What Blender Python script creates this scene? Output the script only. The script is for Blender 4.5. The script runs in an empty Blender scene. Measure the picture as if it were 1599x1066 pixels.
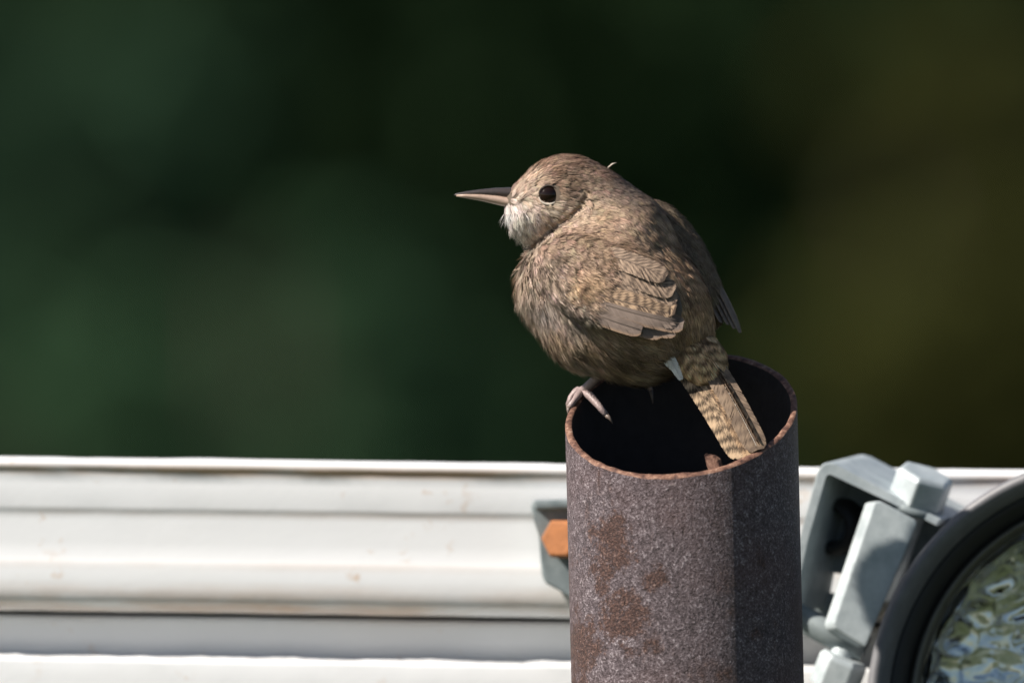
import bpy, bmesh, math
import numpy as np
from mathutils import Vector, Matrix
rng = np.random.default_rng(7)
sc = bpy.context.scene
C = sc.collection
R = math.radians

# ------------------------------------------------------------------ camera, sky, sun, exposure
PITCH, DIST, ZC, SUN_AZ, SUN_EL = R(5), 4.85, 2.6, R(69), R(42)
S = 1 / 5495.0                                   # metres per photo pixel in the plane of the bird
RT = np.array([1.0, 0, 0])
UP = np.array([0, math.sin(PITCH), math.cos(PITCH)])
TW = np.array([0, -math.cos(PITCH), math.sin(PITCH)])   # towards the viewer
ORG = np.array([0, 0, ZC])
cam_d = bpy.data.cameras.new('camera'); cam = bpy.data.objects.new('camera', cam_d); C.objects.link(cam)
cam_d.sensor_width = 36; cam_d.lens = 600; cam_d.clip_start = 0.05; cam_d.clip_end = 2000
cam.location = Vector(ORG + TW * DIST); cam.rotation_euler = (math.pi / 2 - PITCH, 0, 0)
cam_d.dof.use_dof = True; cam_d.dof.focus_distance = DIST - 0.006; cam_d.dof.aperture_fstop = 9.0
sc.camera = cam
w = bpy.data.worlds.new('World'); sc.world = w; w.use_nodes = True
nt = w.node_tree; bg = nt.nodes['Background']
sky = nt.nodes.new('ShaderNodeTexSky'); sky.sky_type = 'NISHITA'; sky.sun_disc = False
sunv = Vector((-math.sin(SUN_AZ) * math.cos(SUN_EL), -math.cos(SUN_AZ) * math.cos(SUN_EL), math.sin(SUN_EL)))
sky.sun_elevation = SUN_EL; sky.sun_rotation = math.atan2(sunv.x, sunv.y)
nt.links.new(sky.outputs[0], bg.inputs[0]); bg.inputs[1].default_value = 0.05
sd = bpy.data.lights.new('sun', 'SUN'); sd.energy = 5.0; sd.angle = R(0.53); sd.color = (1, 0.93, 0.84)
sun = bpy.data.objects.new('sun', sd); C.objects.link(sun)
sun.rotation_euler = (-sunv).to_track_quat('-Z', 'Y').to_euler(); sun.location = (-3, -3, 5)
vs = sc.view_settings; vs.view_transform = 'Standard'; vs.look = 'None'; vs.gamma = 1; vs.exposure = 0.74
sc.cycles.use_denoising = True; sc.cycles.use_adaptive_sampling = False
sc.cycles.max_bounces = 8

# ------------------------------------------------------------------ helpers
def V(x, y, d=0.0):
    """photo pixel (x, y) at depth d (pixels of the bird's plane, + towards viewer) -> world point"""
    f = (DIST - d * S) / DIST
    return ORG + S * ((x - 800) * f * RT - (y - 533) * f * UP + d * TW)
def Vs(a):
    a = np.asarray(a, float); f = (DIST - a[:, 2:3] * S) / DIST
    return ORG + S * ((a[:, :1] - 800) * f * RT - (a[:, 1:2] - 533) * f * UP + a[:, 2:3] * TW)
def dirs(a):                                     # image-space directions (y down) -> world
    return a[:, :1] * RT - a[:, 1:2] * UP + a[:, 2:3] * TW
def mesh_obj(name, verts, faces, mat, parent=None, smooth=True, loc=None):
    me = bpy.data.meshes.new(name)
    v = np.asarray(verts, float)
    if loc is not None: v = v - np.asarray(loc)
    me.from_pydata(v.tolist(), [], [list(map(int, f)) for f in faces] if not isinstance(faces, np.ndarray) else faces.tolist())
    me.polygons.foreach_set('use_smooth', np.full(len(me.polygons), smooth)); me.update()
    return link(name, me, mat, parent, loc)
def link(name, me, mat, parent=None, loc=None):
    if mat: me.materials.append(mat)
    o = bpy.data.objects.new(name, me); C.objects.link(o)
    if loc is not None: o.location = Vector(loc)
    if parent:
        o.parent = parent; o.matrix_parent_inverse = abs_m(parent).inverted()
    return o
def abs_m(o):
    m = Matrix.Translation(o.location) @ o.rotation_euler.to_matrix().to_4x4()
    return (abs_m(o.parent) @ o.matrix_parent_inverse @ m) if o.parent else m
def thing(name, loc, label, cat, group=None):
    o = bpy.data.objects.new(name, None); C.objects.link(o); o.location = Vector(loc); o.empty_display_size = .02
    o['label'] = label; o['category'] = cat
    if group: o['group'] = group
    return o
def bm_obj(name, bm, mat, parent=None, smooth=True, bevel=0, seg=2):
    if bevel:
        bmesh.ops.bevel(bm, geom=bm.edges[:], offset=bevel, segments=seg, affect='EDGES', profile=.6)
    bmesh.ops.recalc_face_normals(bm, faces=bm.faces[:])
    me = bpy.data.meshes.new(name); bm.to_mesh(me); bm.free()
    me.polygons.foreach_set('use_smooth', np.full(len(me.polygons), smooth))
    return link(name, me, mat, parent)
def prism(poly_front, back_vec):
    """closed solid: polygon of world points extruded by back_vec"""
    bm = bmesh.new()
    a = [bm.verts.new(Vector(p)) for p in poly_front]; b = [bm.verts.new(Vector(np.asarray(p) + back_vec)) for p in poly_front]
    n = len(a); bm.faces.new(a); bm.faces.new(b[::-1])
    for i in range(n): bm.faces.new((a[i], b[i], b[(i + 1) % n], a[(i + 1) % n]))
    return bm
def lathe(bm, prof, c, ax, n=48, closed=False):
    """prof: (radius, along axis) in metres round axis ax through c"""
    ax = Vector(ax).normalized(); u = ax.orthogonal().normalized(); v = ax.cross(u); c = Vector(c)
    rings = [[bm.verts.new(c + ax * h + (u * math.cos(t) + v * math.sin(t)) * r) for t in [2 * math.pi * k / n for k in range(n)]] for r, h in prof]
    prs = list(zip(rings, rings[1:])) + ([(rings[-1], rings[0])] if closed else [])
    for a, b in prs:
        for k in range(n): bm.faces.new((a[k], a[(k + 1) % n], b[(k + 1) % n], b[k]))
    return rings
def tube(bm, pts, rad, n=10, caps=True):
    pts = [Vector(p) for p in pts]; rings = []
    for i, p in enumerate(pts):
        t = (pts[min(i + 1, len(pts) - 1)] - pts[max(i - 1, 0)]).normalized()
        u = t.cross(Vector((.13, .37, .92))).normalized(); v = t.cross(u)
        rings.append([bm.verts.new(p + (u * math.cos(a) + v * math.sin(a)) * rad[i]) for a in [2 * math.pi * k / n for k in range(n)]])
    for a, b in zip(rings, rings[1:]):
        for k in range(n): bm.faces.new((a[k], a[(k + 1) % n], b[(k + 1) % n], b[k]))
    if caps: bm.faces.new(rings[0][::-1]); bm.faces.new(rings[-1])
    return rings

class N:                                          # tiny node helper
    def __init__(s, name, **k):
        s.m = bpy.data.materials.new(name); s.m.use_nodes = True; s.t = s.m.node_tree
        s.b = s.t.nodes['Principled BSDF']; s.set(**k)
        s.co = s.t.nodes.new('ShaderNodeTexCoord').outputs['Object']
    def set(s, **k):
        for a, v in k.items():
            i = s.b.inputs[a.replace('_', ' ')]
            if hasattr(v, 'is_output') or isinstance(v, bpy.types.NodeSocket): s.t.links.new(v, i)
            else: i.default_value = v if not (isinstance(v, tuple) and len(v) == 3) else (*v, 1)
    def noise(s, scale, detail=4, rough=.55, vec=None, dist=0, stretch=None):
        n = s.t.nodes.new('ShaderNodeTexNoise'); n.inputs['Scale'].default_value = scale; n.inputs['Detail'].default_value = detail
        n.inputs['Roughness'].default_value = rough; n.inputs['Distortion'].default_value = dist
        v = vec or s.co
        if stretch:
            mp = s.t.nodes.new('ShaderNodeMapping'); mp.inputs['Scale'].default_value = stretch; s.t.links.new(v, mp.inputs[0]); v = mp.outputs[0]
        s.t.links.new(v, n.inputs['Vector']); return n.outputs['Fac']
    def vor(s, scale):
        n = s.t.nodes.new('ShaderNodeTexVoronoi'); n.inputs['Scale'].default_value = scale; s.t.links.new(s.co, n.inputs['Vector']); return n.outputs['Distance']
    def ramp(s, f, stops):
        n = s.t.nodes.new('ShaderNodeValToRGB'); e = n.color_ramp.elements
        while len(e) < len(stops): e.new(.5)
        for k, (p, c) in enumerate(stops):
            e[k].position = p; e[k].color = (*c, 1) if isinstance(c, tuple) else (c, c, c, 1)
        s.t.links.new(f, n.inputs[0]); return n.outputs[0]
    def put(s, sock, v):
        if isinstance(v, bpy.types.NodeSocket): s.t.links.new(v, sock)
        else: sock.default_value = v
    def mix(s, f, a, b, mode='MIX'):
        n = s.t.nodes.new('ShaderNodeMix'); n.data_type = 'RGBA'; n.blend_type = mode
        s.put(n.inputs[0], f)
        for i, v in ((6, a), (7, b)): s.put(n.inputs[i], (*v, 1) if isinstance(v, tuple) else v)
        return n.outputs[2]
    def math(s, op, a, b=0.0, c=None, clamp=False):
        n = s.t.nodes.new('ShaderNodeMath'); n.operation = op; n.use_clamp = clamp
        s.put(n.inputs[0], a); s.put(n.inputs[1], b)
        if c is not None: s.put(n.inputs[2], c)
        return n.outputs[0]
    def sep(s, v=None):
        n = s.t.nodes.new('ShaderNodeSeparateXYZ'); s.t.links.new(v or s.co, n.inputs[0]); return n.outputs
    def bump(s, h, strength, dist):
        n = s.t.nodes.new('ShaderNodeBump'); n.inputs['Strength'].default_value = strength; n.inputs['Distance'].default_value = dist
        s.t.links.new(h, n.inputs['Height']); s.t.links.new(n.outputs[0], s.b.inputs['Normal'])
    def attr(s, name):
        n = s.t.nodes.new('ShaderNodeAttribute'); n.attribute_name = name; return n
    def band(s, v, c, hw):                          # 1 at c, 0 beyond c +- hw
        return s.math('SUBTRACT', 1.0, s.math('DIVIDE', s.math('ABSOLUTE', s.math('SUBTRACT', v, c)), hw), clamp=True)

# ------------------------------------------------------------------ materials
def mat_pipe():
    m = N('rusty_pipe_steel', Roughness=.5, Metallic=.25)
    sp = m.noise(1500, 4, .75); sp2 = m.noise(520, 4, .7)
    base = m.ramp(m.math('ADD', m.math('MULTIPLY', sp, .6), m.math('MULTIPLY', sp2, .4)),
                  [(.38, (.016, .010, .011)), (.47, (.070, .050, .056)), (.55, (.15, .118, .13)), (.66, (.50, .45, .47))])
    pt = m.noise(48, 6, .68, dist=.4, stretch=(1, 1, .7))
    rmask = m.ramp(m.math('ADD', m.math('MULTIPLY', pt, .8), m.math('MULTIPLY', sp2, .25)), [(.57, 0.0), (.65, .9)])
    for (x, y, d, rr) in ((945, 850, 150, .0085), (965, 962, 160, .0095), (930, 900, 140, .007), (1020, 905, 178, .004), (905, 1010, 80, .010)):
        vd = m.t.nodes.new('ShaderNodeVectorMath'); vd.operation = 'DISTANCE'; m.t.links.new(m.co, vd.inputs[0]); vd.inputs[1].default_value = V(x, y, d)
        blot = m.math('ADD', m.math('DIVIDE', vd.outputs['Value'], rr), m.math('MULTIPLY', m.math('SUBTRACT', m.noise(150, 6, .8), .5), 4.6))
        rmask = m.math('MAXIMUM', rmask, m.ramp(blot, [(.62, .85), (1.0, 0.0)]))
    rust = m.ramp(sp, [(.38, (.016, .006, .005)), (.52, (.055, .021, .013)), (.64, (.16, .075, .048)), (.74, (.40, .30, .25))])
    red = m.mix(m.ramp(m.noise(22, 3), [(.4, 0.0), (.7, .6)]), base, (.11, .05, .042))
    m.set(Base_Color=m.mix(rmask, red, rust), Roughness=m.ramp(sp2, [(.3, .42), (.7, .7)]))
    m.bump(m.math('ADD', sp, m.math('MULTIPLY', sp2, .8)), .8, .0008)
    return m.m
def mat_rim():
    m = N('rust_cut_edge', Roughness=.75)
    n = m.noise(420, 5, .7)
    m.set(Base_Color=m.ramp(n, [(.33, (.035, .014, .010)), (.47, (.12, .055, .036)), (.58, (.22, .115, .075)), (.7, (.40, .27, .20))]))
    m.bump(n, .7, .0006); return m.m
def mat_white():
    m = N('white_paint', Roughness=.38)
    x = m.sep(); n1 = m.noise(35, 5, .6, stretch=(.35, 1, 1)); n2 = m.noise(120, 5, .65); n3 = m.noise(14, 3, .5)
    z = m.math('ADD', x[2], m.math('MULTIPLY', x[0], .0135))        # height along the sloping rail
    col = m.mix(m.math('MULTIPLY', m.ramp(n3, [(.35, 0.0), (.7, 1.0)]), .25), (.79, .80, .815), (.77, .765, .745))
    edge = m.math('MAXIMUM', m.band(z, RZ(737), .0022), m.math('MULTIPLY', m.band(z, RZ(948), .0075), .75))
    edge = m.math('MAXIMUM', edge, m.math('MULTIPLY', m.band(z, RZ(884), .0020), .22))
    edge = m.math('MAXIMUM', edge, m.math('MULTIPLY', m.band(z, RZ(803), .0018), .28))
    rm = m.math('MULTIPLY', edge, m.ramp(n1, [(.42, 0.0), (.60, 1.0)]))
    spots = m.math('MULTIPLY', m.ramp(n2, [(.60, 0.0), (.70, 1.0)]), m.ramp(m.noise(26, 3), [(.50, 0.0), (.60, .6)]))
    rm = m.math('MAXIMUM', rm, spots, clamp=True)
    m.set(Base_Color=m.mix(rm, col, m.mix(n2, (.42, .20, .08), (.62, .42, .24))))
    m.bump(m.math('ADD', m.math('MULTIPLY', n2, .6), m.math('MULTIPLY', m.noise(400, 3), .3)), .16, .0006)
    return m.m
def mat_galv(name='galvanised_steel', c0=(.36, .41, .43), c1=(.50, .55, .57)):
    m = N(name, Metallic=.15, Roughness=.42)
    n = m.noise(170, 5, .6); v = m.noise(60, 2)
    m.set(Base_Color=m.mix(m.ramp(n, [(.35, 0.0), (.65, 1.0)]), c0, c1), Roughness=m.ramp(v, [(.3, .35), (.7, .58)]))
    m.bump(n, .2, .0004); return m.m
def mat_simple(name, col, rough=.6, var=.25, scale=300, bump=.2, dist=.0003, **k):
    m = N(name, Roughness=rough, **k); n = m.noise(scale, 4)
    m.set(Base_Color=m.mix(n, tuple(c * (1 - var) for c in col), tuple(min(1, c * (1 + var)) for c in col)))
    if bump: m.bump(n, bump, dist)
    return m.m
def mat_plumage():
    m = N('plumage_barbs', Roughness=.72); m.b.inputs['Specular IOR Level'].default_value = .08
    m.set(Base_Color=m.attr('tint').outputs['Color'])
    return m.m
def mat_vane(name, light, dark, bars, chev, strength, edge=None, shaft=(.5, .46, .42), soft=.25):
    """feather vane: u across (0.5 = shaft), v along; cross bars with wobble"""
    m = N(name, Roughness=.62); m.b.inputs['Specular IOR Level'].default_value = .3
    uv = m.t.nodes.new('ShaderNodeUVMap').outputs[0]; u = m.sep(uv)
    oi = m.t.nodes.new('ShaderNodeObjectInfo').outputs['Random']
    au = m.math('ABSOLUTE', m.math('SUBTRACT', u[0], .5))
    wob = m.noise(300, 3, .6)
    ph = m.math('ADD', m.math('MULTIPLY', u[1], bars * 6.283), m.math('MULTIPLY', au, chev * 6.283))
    ph = m.math('ADD', ph, m.math('ADD', m.math('MULTIPLY', wob, 5.5), m.math('MULTIPLY', oi, 6.0)))
    b = m.ramp(m.math('ADD', m.math('MULTIPLY', m.math('SINE', ph), .5), .5), [(.5 - soft, 0.0), (.5 + soft, 1.0)])
    barbs = m.noise(1, 2, .6, vec=uv, stretch=(14, 260, 1))
    col = m.mix(m.math('MULTIPLY', b, strength), light, dark)
    col = m.mix(m.math('MULTIPLY', barbs, .5), col, m.mix(.5, dark, light))
    if edge: col = m.mix(m.ramp(au, [(.38, 0.0), (.47, 1.0)]), col, edge)
    col = m.mix(m.ramp(au, [(.012, .8), (.03, 0.0)]), col, shaft)
    m.set(Base_Color=col)
    m.bump(barbs, .35, .0004); return m.m
def mat_leaf(name, col):
    m = N(name, Roughness=.75); m.b.inputs['Specular IOR Level'].default_value = .1; n = m.noise(2.2, 3); f = m.noise(37, 2)
    m.set(Base_Color=m.mix(m.math('MULTIPLY', m.math('ADD', n, f), .5), tuple(c * .5 for c in col), tuple(c * 1.5 for c in col)))
    return m.m
def RZ(py):                                        # world height of a rail feature at x = 0 of the rail's own slope
    p = V(440, py, RAIL_D); return float(p[2] + .0135 * p[0])
RAIL_D = -560
M = dict(pipe=mat_pipe(), bore=mat_simple('shade_dark_pipe_bore', (.022, .017, .017), .8, .6, 260, .5, .0008), rim=mat_rim(), white=mat_white(), galv=mat_galv(),  # bore colour darkened to paint in the shade inside the pipe
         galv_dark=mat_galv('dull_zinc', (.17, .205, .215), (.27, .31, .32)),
         rustbolt=mat_simple('rusted_bolt', (.34, .13, .045), .8, .4, 350, .5, .0006),
         rubber=mat_simple('black_rubber', (.15, .15, .16), .5, .3, 250, .15, .0004),
         black=mat_simple('black_gasket', (.012, .012, .013), .55, .3, 200, .1),
         retainer=mat_simple('dull_retainer', (.12, .115, .10), .4, .3, 200, .1, Metallic=.5),
         beak_dark=mat_simple('dark_horn', (.045, .036, .034), .35, .4, 900, .15, .0002),
         beak_pale=mat_simple('pale_horn', (.36, .26, .205), .4, .35, 700, .15, .0002),
         skin=mat_simple('pinkish_leg_scales', (.29, .22, .21), .45, .45, 1400, .5, .0003),
         claw=mat_simple('claw_horn', (.16, .12, .10), .4), skinbody=mat_simple('underlying_down', (.10, .075, .055), .9, .3, 500, .2),
         lid=mat_simple('pale_eye_ring', (.55, .48, .40), .6), bark=mat_simple('bark', (.07, .055, .04), .9, .4, 30, .6, .01),
         plum=mat_plumage())

# ------------------------------------------------------------------ setting: ground
def make_ground():
    m = N('meadow_ground', Roughness=.95); n = m.noise(.6, 8, .65); n2 = m.noise(14, 5)
    m.set(Base_Color=m.mix(n2, m.mix(n, (.018, .036, .010), (.05, .06, .018)), (.026, .042, .012)))
    m.bump(n2, .6, .05)
    a = 900; k = 24; xs = np.linspace(-1, 1, k) ** 3 * a
    X, Y = np.meshgrid(xs, xs + 0); Z = np.where(np.hypot(X, Y) < 40, 0, .4 * np.sin(X * .02) * np.cos(Y * .017))
    v = np.c_[X.ravel(), Y.ravel(), Z.ravel()]
    f = [(j * k + i, j * k + i + 1, (j + 1) * k + i + 1, (j + 1) * k + i) for j in range(k - 1) for i in range(k - 1)]
    o = mesh_obj('ground', v, f, m.m); o['kind'] = 'structure'
make_ground()

# ------------------------------------------------------------------ white rail
def make_rail():
    # front profile at photo x=440: (photo y, how far proud of the main face in px); then round the back
    prof = [(718.5, -60), (718, -26), (718.8, -8), (721, 0), (725, 4), (730, 5), (734, 4), (736.5, 1.5), (739, 0), (760, 0), (794, 0.5),
            (798, -.5), (803, -2.5), (807, -3.4), (815, -3.6), (850, -3.6), (873, -3.4), (878, -2), (883, -1), (888, -.6), (905, -.4), (922, -.8), (934, -3),
            (944, -8), (951, -20), (956, -34), (958, -48), (957, -150), (951, -152), (900, -152), (760, -152), (724, -150), (719.5, -143)]
    seg = 340; L = .78
    r = thing('white_rail', (0.0, .10, 0), 'long horizontal white painted steel rail with rust stains behind the brown pipe', 'rail')
    def extrude(name, pr, wob, seed, parent=r, mat=M['white'], n=seg, closed=True):
        g = np.random.default_rng(seed); xs = np.linspace(-L, L, n + 1); K = len(pr)
        base = np.array([V(440, y, RAIL_D + o) for y, o in pr]); x440 = base[:, 0].copy()
        vv = np.empty((n + 1, K, 3))
        nz = g.normal(size=(n + 1, K)); 
        for _ in range(1): nz = (nz + np.roll(nz, 1, 0) + np.roll(nz, -1, 0)) / 3
        lo = np.cumsum(g.normal(size=n + 1)); lo = lo - np.linspace(lo[0], lo[-1], n + 1); lo /= (np.abs(lo).max() + 1e-9)
        for k in range(K):
            vv[:, k, 0] = xs; vv[:, k, 1] = base[k, 1] + nz[:, k] * wob[k] * .5; vv[:, k, 2] = base[k, 2] - .0135 * (xs - x440[k]) + nz[:, k] * wob[k] + lo * .0003
        v = vv.reshape(-1, 3)
        f = [(i * K + k, i * K + (k + 1) % K, (i + 1) * K + (k + 1) % K, (i + 1) * K + k) for i in range(n) for k in range(K)]
        f += [tuple(range(K))[::-1], tuple(n * K + k for k in range(K))]
        return mesh_obj(name, v, f, mat, parent)
    extrude('upper_flange', prof, [.00012 if y < 740 else .00006 for y, o in prof], 3)
    extrude('web', [(966, -84), (976, -86), (1080, -86), (1080, -158), (955.5, -158), (955.5, -151), (966, -140)], [.00003] * 7, 4)
    low = [(1026, -85), (1026.5, -40), (1027.5, -10), (1029, -1), (1032, 3), (1037, 4), (1060, 4), (1100, 4), (1290, 4), (1296, -2), (1296, -84), (1200, -85), (1100, -85)]
    extrude('lower_flange', low, [.0004 if 1026 < y < 1033 else (.00018 if y < 1062 else .00004) for y, o in low], 5, n=520)
    for x in (-.66, .66):
        y0 = float(V(440, 900, RAIL_D - 159)[1]); zt = RZ(760)
        bm = bmesh.new(); bmesh.ops.create_cube(bm, size=1)
        for v in bm.verts: v.co = Vector((x + v.co.x * .07, y0 + .0352 + v.co.y * .07, (v.co.z + .5) * zt - .02))
        bm_obj('post', bm, M['white'], r, False, .003)
make_rail()

# ------------------------------------------------------------------ rusty pipe
AXD = (V(1074.5, 1066, 0) - V(1064.5, 650, 0)); AXD = AXD / np.linalg.norm(AXD)
def rim_pt(th, rad, jit=0.0):
    return V(1064.5 + rad * math.sin(th), 648 - 16.5 * math.sin(th) * rad / 182.5 + 98 * math.cos(th) * rad / 182.5 + jit, rad * math.cos(th))
def make_pipe():
    n = 220; length = 2.0
    foot = V(1064.5, 650, 0) + AXD * ((ZC - .02) / -AXD[2])
    r = thing('rusty_pipe', (foot[0], foot[1], 0), 'upright open-ended rusty brown steel pipe with an obliquely cut top', 'pipe')
    g = np.random.default_rng(11)
    def smooth_noise(k, amp):
        t = np.linspace(0, 2 * np.pi, n, endpoint=False); s = np.zeros(n)
        for f in range(2, k): s += g.normal() * np.sin(f * t + g.uniform(0, 7)) / math.sqrt(f)
        return s / s.std() * amp
    jo, ji, jr = smooth_noise(40, .55), smooth_noise(40, .6), smooth_noise(14, .8)
    th = np.linspace(0, 2 * np.pi, n, endpoint=False)
    RO, RI = 182.5, 169.5
    downs = [0, .003, .008, .016, .03, .05, .08, .12, .3, .8]
    def wall(rad, jit, name, flip, extra):
        v = []; 
        for d in downs:
            for k in range(n):
                p = rim_pt(th[k], rad[k] if d == 0 else rad[k], jit[k] * (1 if d < .002 else 0)) + AXD * d
                v.append(p)
        for k in range(n):                                    # foot ring, level with the soil
            p = rim_pt(th[k], rad[k]); v.append(p + AXD * ((p[2] + .05) / -AXD[2]))
        f = []
        for i in range(len(downs)):
            for k in range(n):
                q = (i * n + k, (i + 1) * n + k, (i + 1) * n + (k + 1) % n, i * n + (k + 1) % n)
                f.append(q[::-1] if flip else q)
        return mesh_obj(name, v, f, extra, r)
    ro = RO + jr * .35; ri = RI + ji * .6
    wall(ro - 1.5, jo + 1.2, 'pipe_wall', False, M['pipe'])
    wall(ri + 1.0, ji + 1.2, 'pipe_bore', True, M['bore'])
    v = []; rings = []
    for rad, dj in ((ro - 1.5, jo + 1.2), (ro - 2.6, jo - .6), (ro * .5 + ri * .5, jo * .5 + ji * .5 - 1.6 + g.normal(size=n) * .15), (ri + 2.2, ji - .6), (ri + 1.0, ji + 1.2)):
        for k in range(n): v.append(rim_pt(th[k], rad[k], dj[k]))
    f = [(i * n + k, i * n + (k + 1) % n, (i + 1) * n + (k + 1) % n, (i + 1) * n + k) for i in range(4) for k in range(n)]
    mesh_obj('cut_edge', v, [q[::-1] for q in f], M['rim'], r)
    # curled flake of rust just inside the front edge
    bm = bmesh.new(); pts = [(1099, 709, 152), (1104, 714, 150), (1112, 712, 149), (1121, 719, 150), (1124, 730, 156), (1121, 742, 164), (1108, 742, 165), (1104, 727, 158)]
    bm_obj('rust_flake', prism([V(*p) for p in pts], np.array([.001, .0022, .0004])), M['rim'], r, False, .0004)
make_pipe()

# ------------------------------------------------------------------ brackets
def hexhead(bm, c, ax, rad, h, spin=0.0, n=6):
    ax = Vector(ax).normalized(); u = ax.orthogonal().normalized(); u.rotate(Matrix.Rotation(spin, 3, ax)); v = ax.cross(u); c = Vector(c)
    rings = []
    for r_, hh in ((rad, 0), (rad, h * .86), (rad * .88, h)):
        rings.append([bm.verts.new(c + ax * hh + (u * math.cos(t) + v * math.sin(t)) * r_) for t in [2 * math.pi * k / n for k in range(n)]])
    for a, b in zip(rings, rings[1:]):
        for k in range(n): bm.faces.new((a[k], a[(k + 1) % n], b[(k + 1) % n], b[k]))
    bm.faces.new(rings[-1]); bm.faces.new(rings[0][::-1])
def make_clamp():
    c = V(940, 850, -540)
    r = thing('clamp_plate', c, 'grey galvanised plate with a rusty orange bolt, half hidden behind the pipe', 'bracket')
    pts = [(830, 786), (836, 780), (1010, 776), (1010, 955), (905, 938), (892, 931), (852, 910), (846, 896), (842, 836), (838, 808), (831, 800)]
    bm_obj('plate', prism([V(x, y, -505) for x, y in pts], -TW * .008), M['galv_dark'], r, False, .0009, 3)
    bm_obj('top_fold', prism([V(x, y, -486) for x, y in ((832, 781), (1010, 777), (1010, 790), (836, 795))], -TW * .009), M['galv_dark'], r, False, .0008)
    bm = bmesh.new(); ax = TW + RT * -.45 + UP * .05
    hexhead(bm, V(890, 842, -508), ax, 34 * S, 42 * S, .3)
    b = bm_obj('bolt', bm, M['rustbolt'], r, False, .0006)
    b['label'] = 'orange rusted hexagonal bolt head'
make_clamp()
def make_lamp_bracket():
    r = thing('lamp_bracket', V(1350, 870, -300), 'folded galvanised bracket with a hexagonal bolt, between the pipe and the round lamp', 'bracket')
    dv = S * (58 * RT + 12 * UP - 148 * TW)               # depth of the strap
    W0 = -400
    top = [V(1276, 735, W0), V(1284, 724, W0), V(1294, 721, W0), V(1306, 725, W0), V(1470, 811, W0), V(1464, 822, W0), V(1300, 738, W0), V(1292, 737, W0), V(1287, 743, W0),
           V(1262, 842, W0), V(1240, 960, W0), V(1226, 960, W0), V(1249, 842, W0)]
    bm_obj('strap', prism(top, dv), M['galv'], r, False, .0006)
    # back web with a dark bolt hole
    pts = [(1288, 740), (1440, 815), (1400, 900), (1330, 915), (1250, 905), (1262, 842)]
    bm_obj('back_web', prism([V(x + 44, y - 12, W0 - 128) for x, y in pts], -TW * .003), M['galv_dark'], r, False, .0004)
    bm = bmesh.new(); c = V(1306, 822, W0 - 100)
    lathe(bm, [(46 * S, -.004), (46 * S, .0015), (40 * S, .004), (30 * S, .0045), (24 * S, .002), (24 * S, -.004)], c, TW * .85 - RT * .5, 32)
    bm_obj('rubber_bush', bm, M['black'], r)
    tab = [V(1366, 783, W0 + 16), V(1376, 781, W0 + 16), V(1431, 811, W0 + 16), V(1433, 818, W0 + 16), V(1353, 1010, W0 + 16), V(1304, 980, W0 + 16), V(1302, 972, W0 + 16)]
    bm_obj('front_tab', prism(tab, S * (-15 * RT - 2 * UP - 22 * TW)), M['galv'], r, False, .0007, 3)
    ax = RT * .30 + UP * .86 + TW * .26; ax /= np.linalg.norm(ax)
    bm = bmesh.new(); wc = V(1430, 786, W0 - 42)
    lathe(bm, [(8 * S, 0), (48 * S, 0), (49 * S, .0012), (47 * S, .0024), (8 * S, .0024)], wc - ax * .0015, ax, 40)
    bm_obj('washer', bm, M['galv_dark'], r)
    bm = bmesh.new(); hexhead(bm, wc + ax * .0008, ax, 49 * S, 50 * S, .55)
    tube(bm, [wc, wc - ax * .03], [22 * S, 22 * S], 16)
    b = bm_obj('hex_bolt', bm, M['galv'], r, False, .0007)
    # lower clevis rod and nut
    bm = bmesh.new(); tube(bm, [V(1195, 935, W0 - 40), V(1290, 985, W0 - 30), V(1352, 1012, W0 - 20)], [22 * S] * 3, 20)
    bm_obj('cross_bar', bm, M['galv_dark'], r)
    bm = bmesh.new(); hexhead(bm, V(1300, 1075, W0 - 25), RT * .35 + UP * .9 + TW * .15, 40 * S, 56 * S, .2)
    tube(bm, [V(1268, 1200, W0 - 25), V(1318, 1012, W0 - 25)], [19 * S] * 2, 16)
    bm_obj('lower_nut', bm, M['galv'], r, False, .0006)
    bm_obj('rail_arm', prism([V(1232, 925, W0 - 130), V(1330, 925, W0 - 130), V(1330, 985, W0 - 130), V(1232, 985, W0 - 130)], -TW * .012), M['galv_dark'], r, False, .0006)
make_lamp_bracket()

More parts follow.
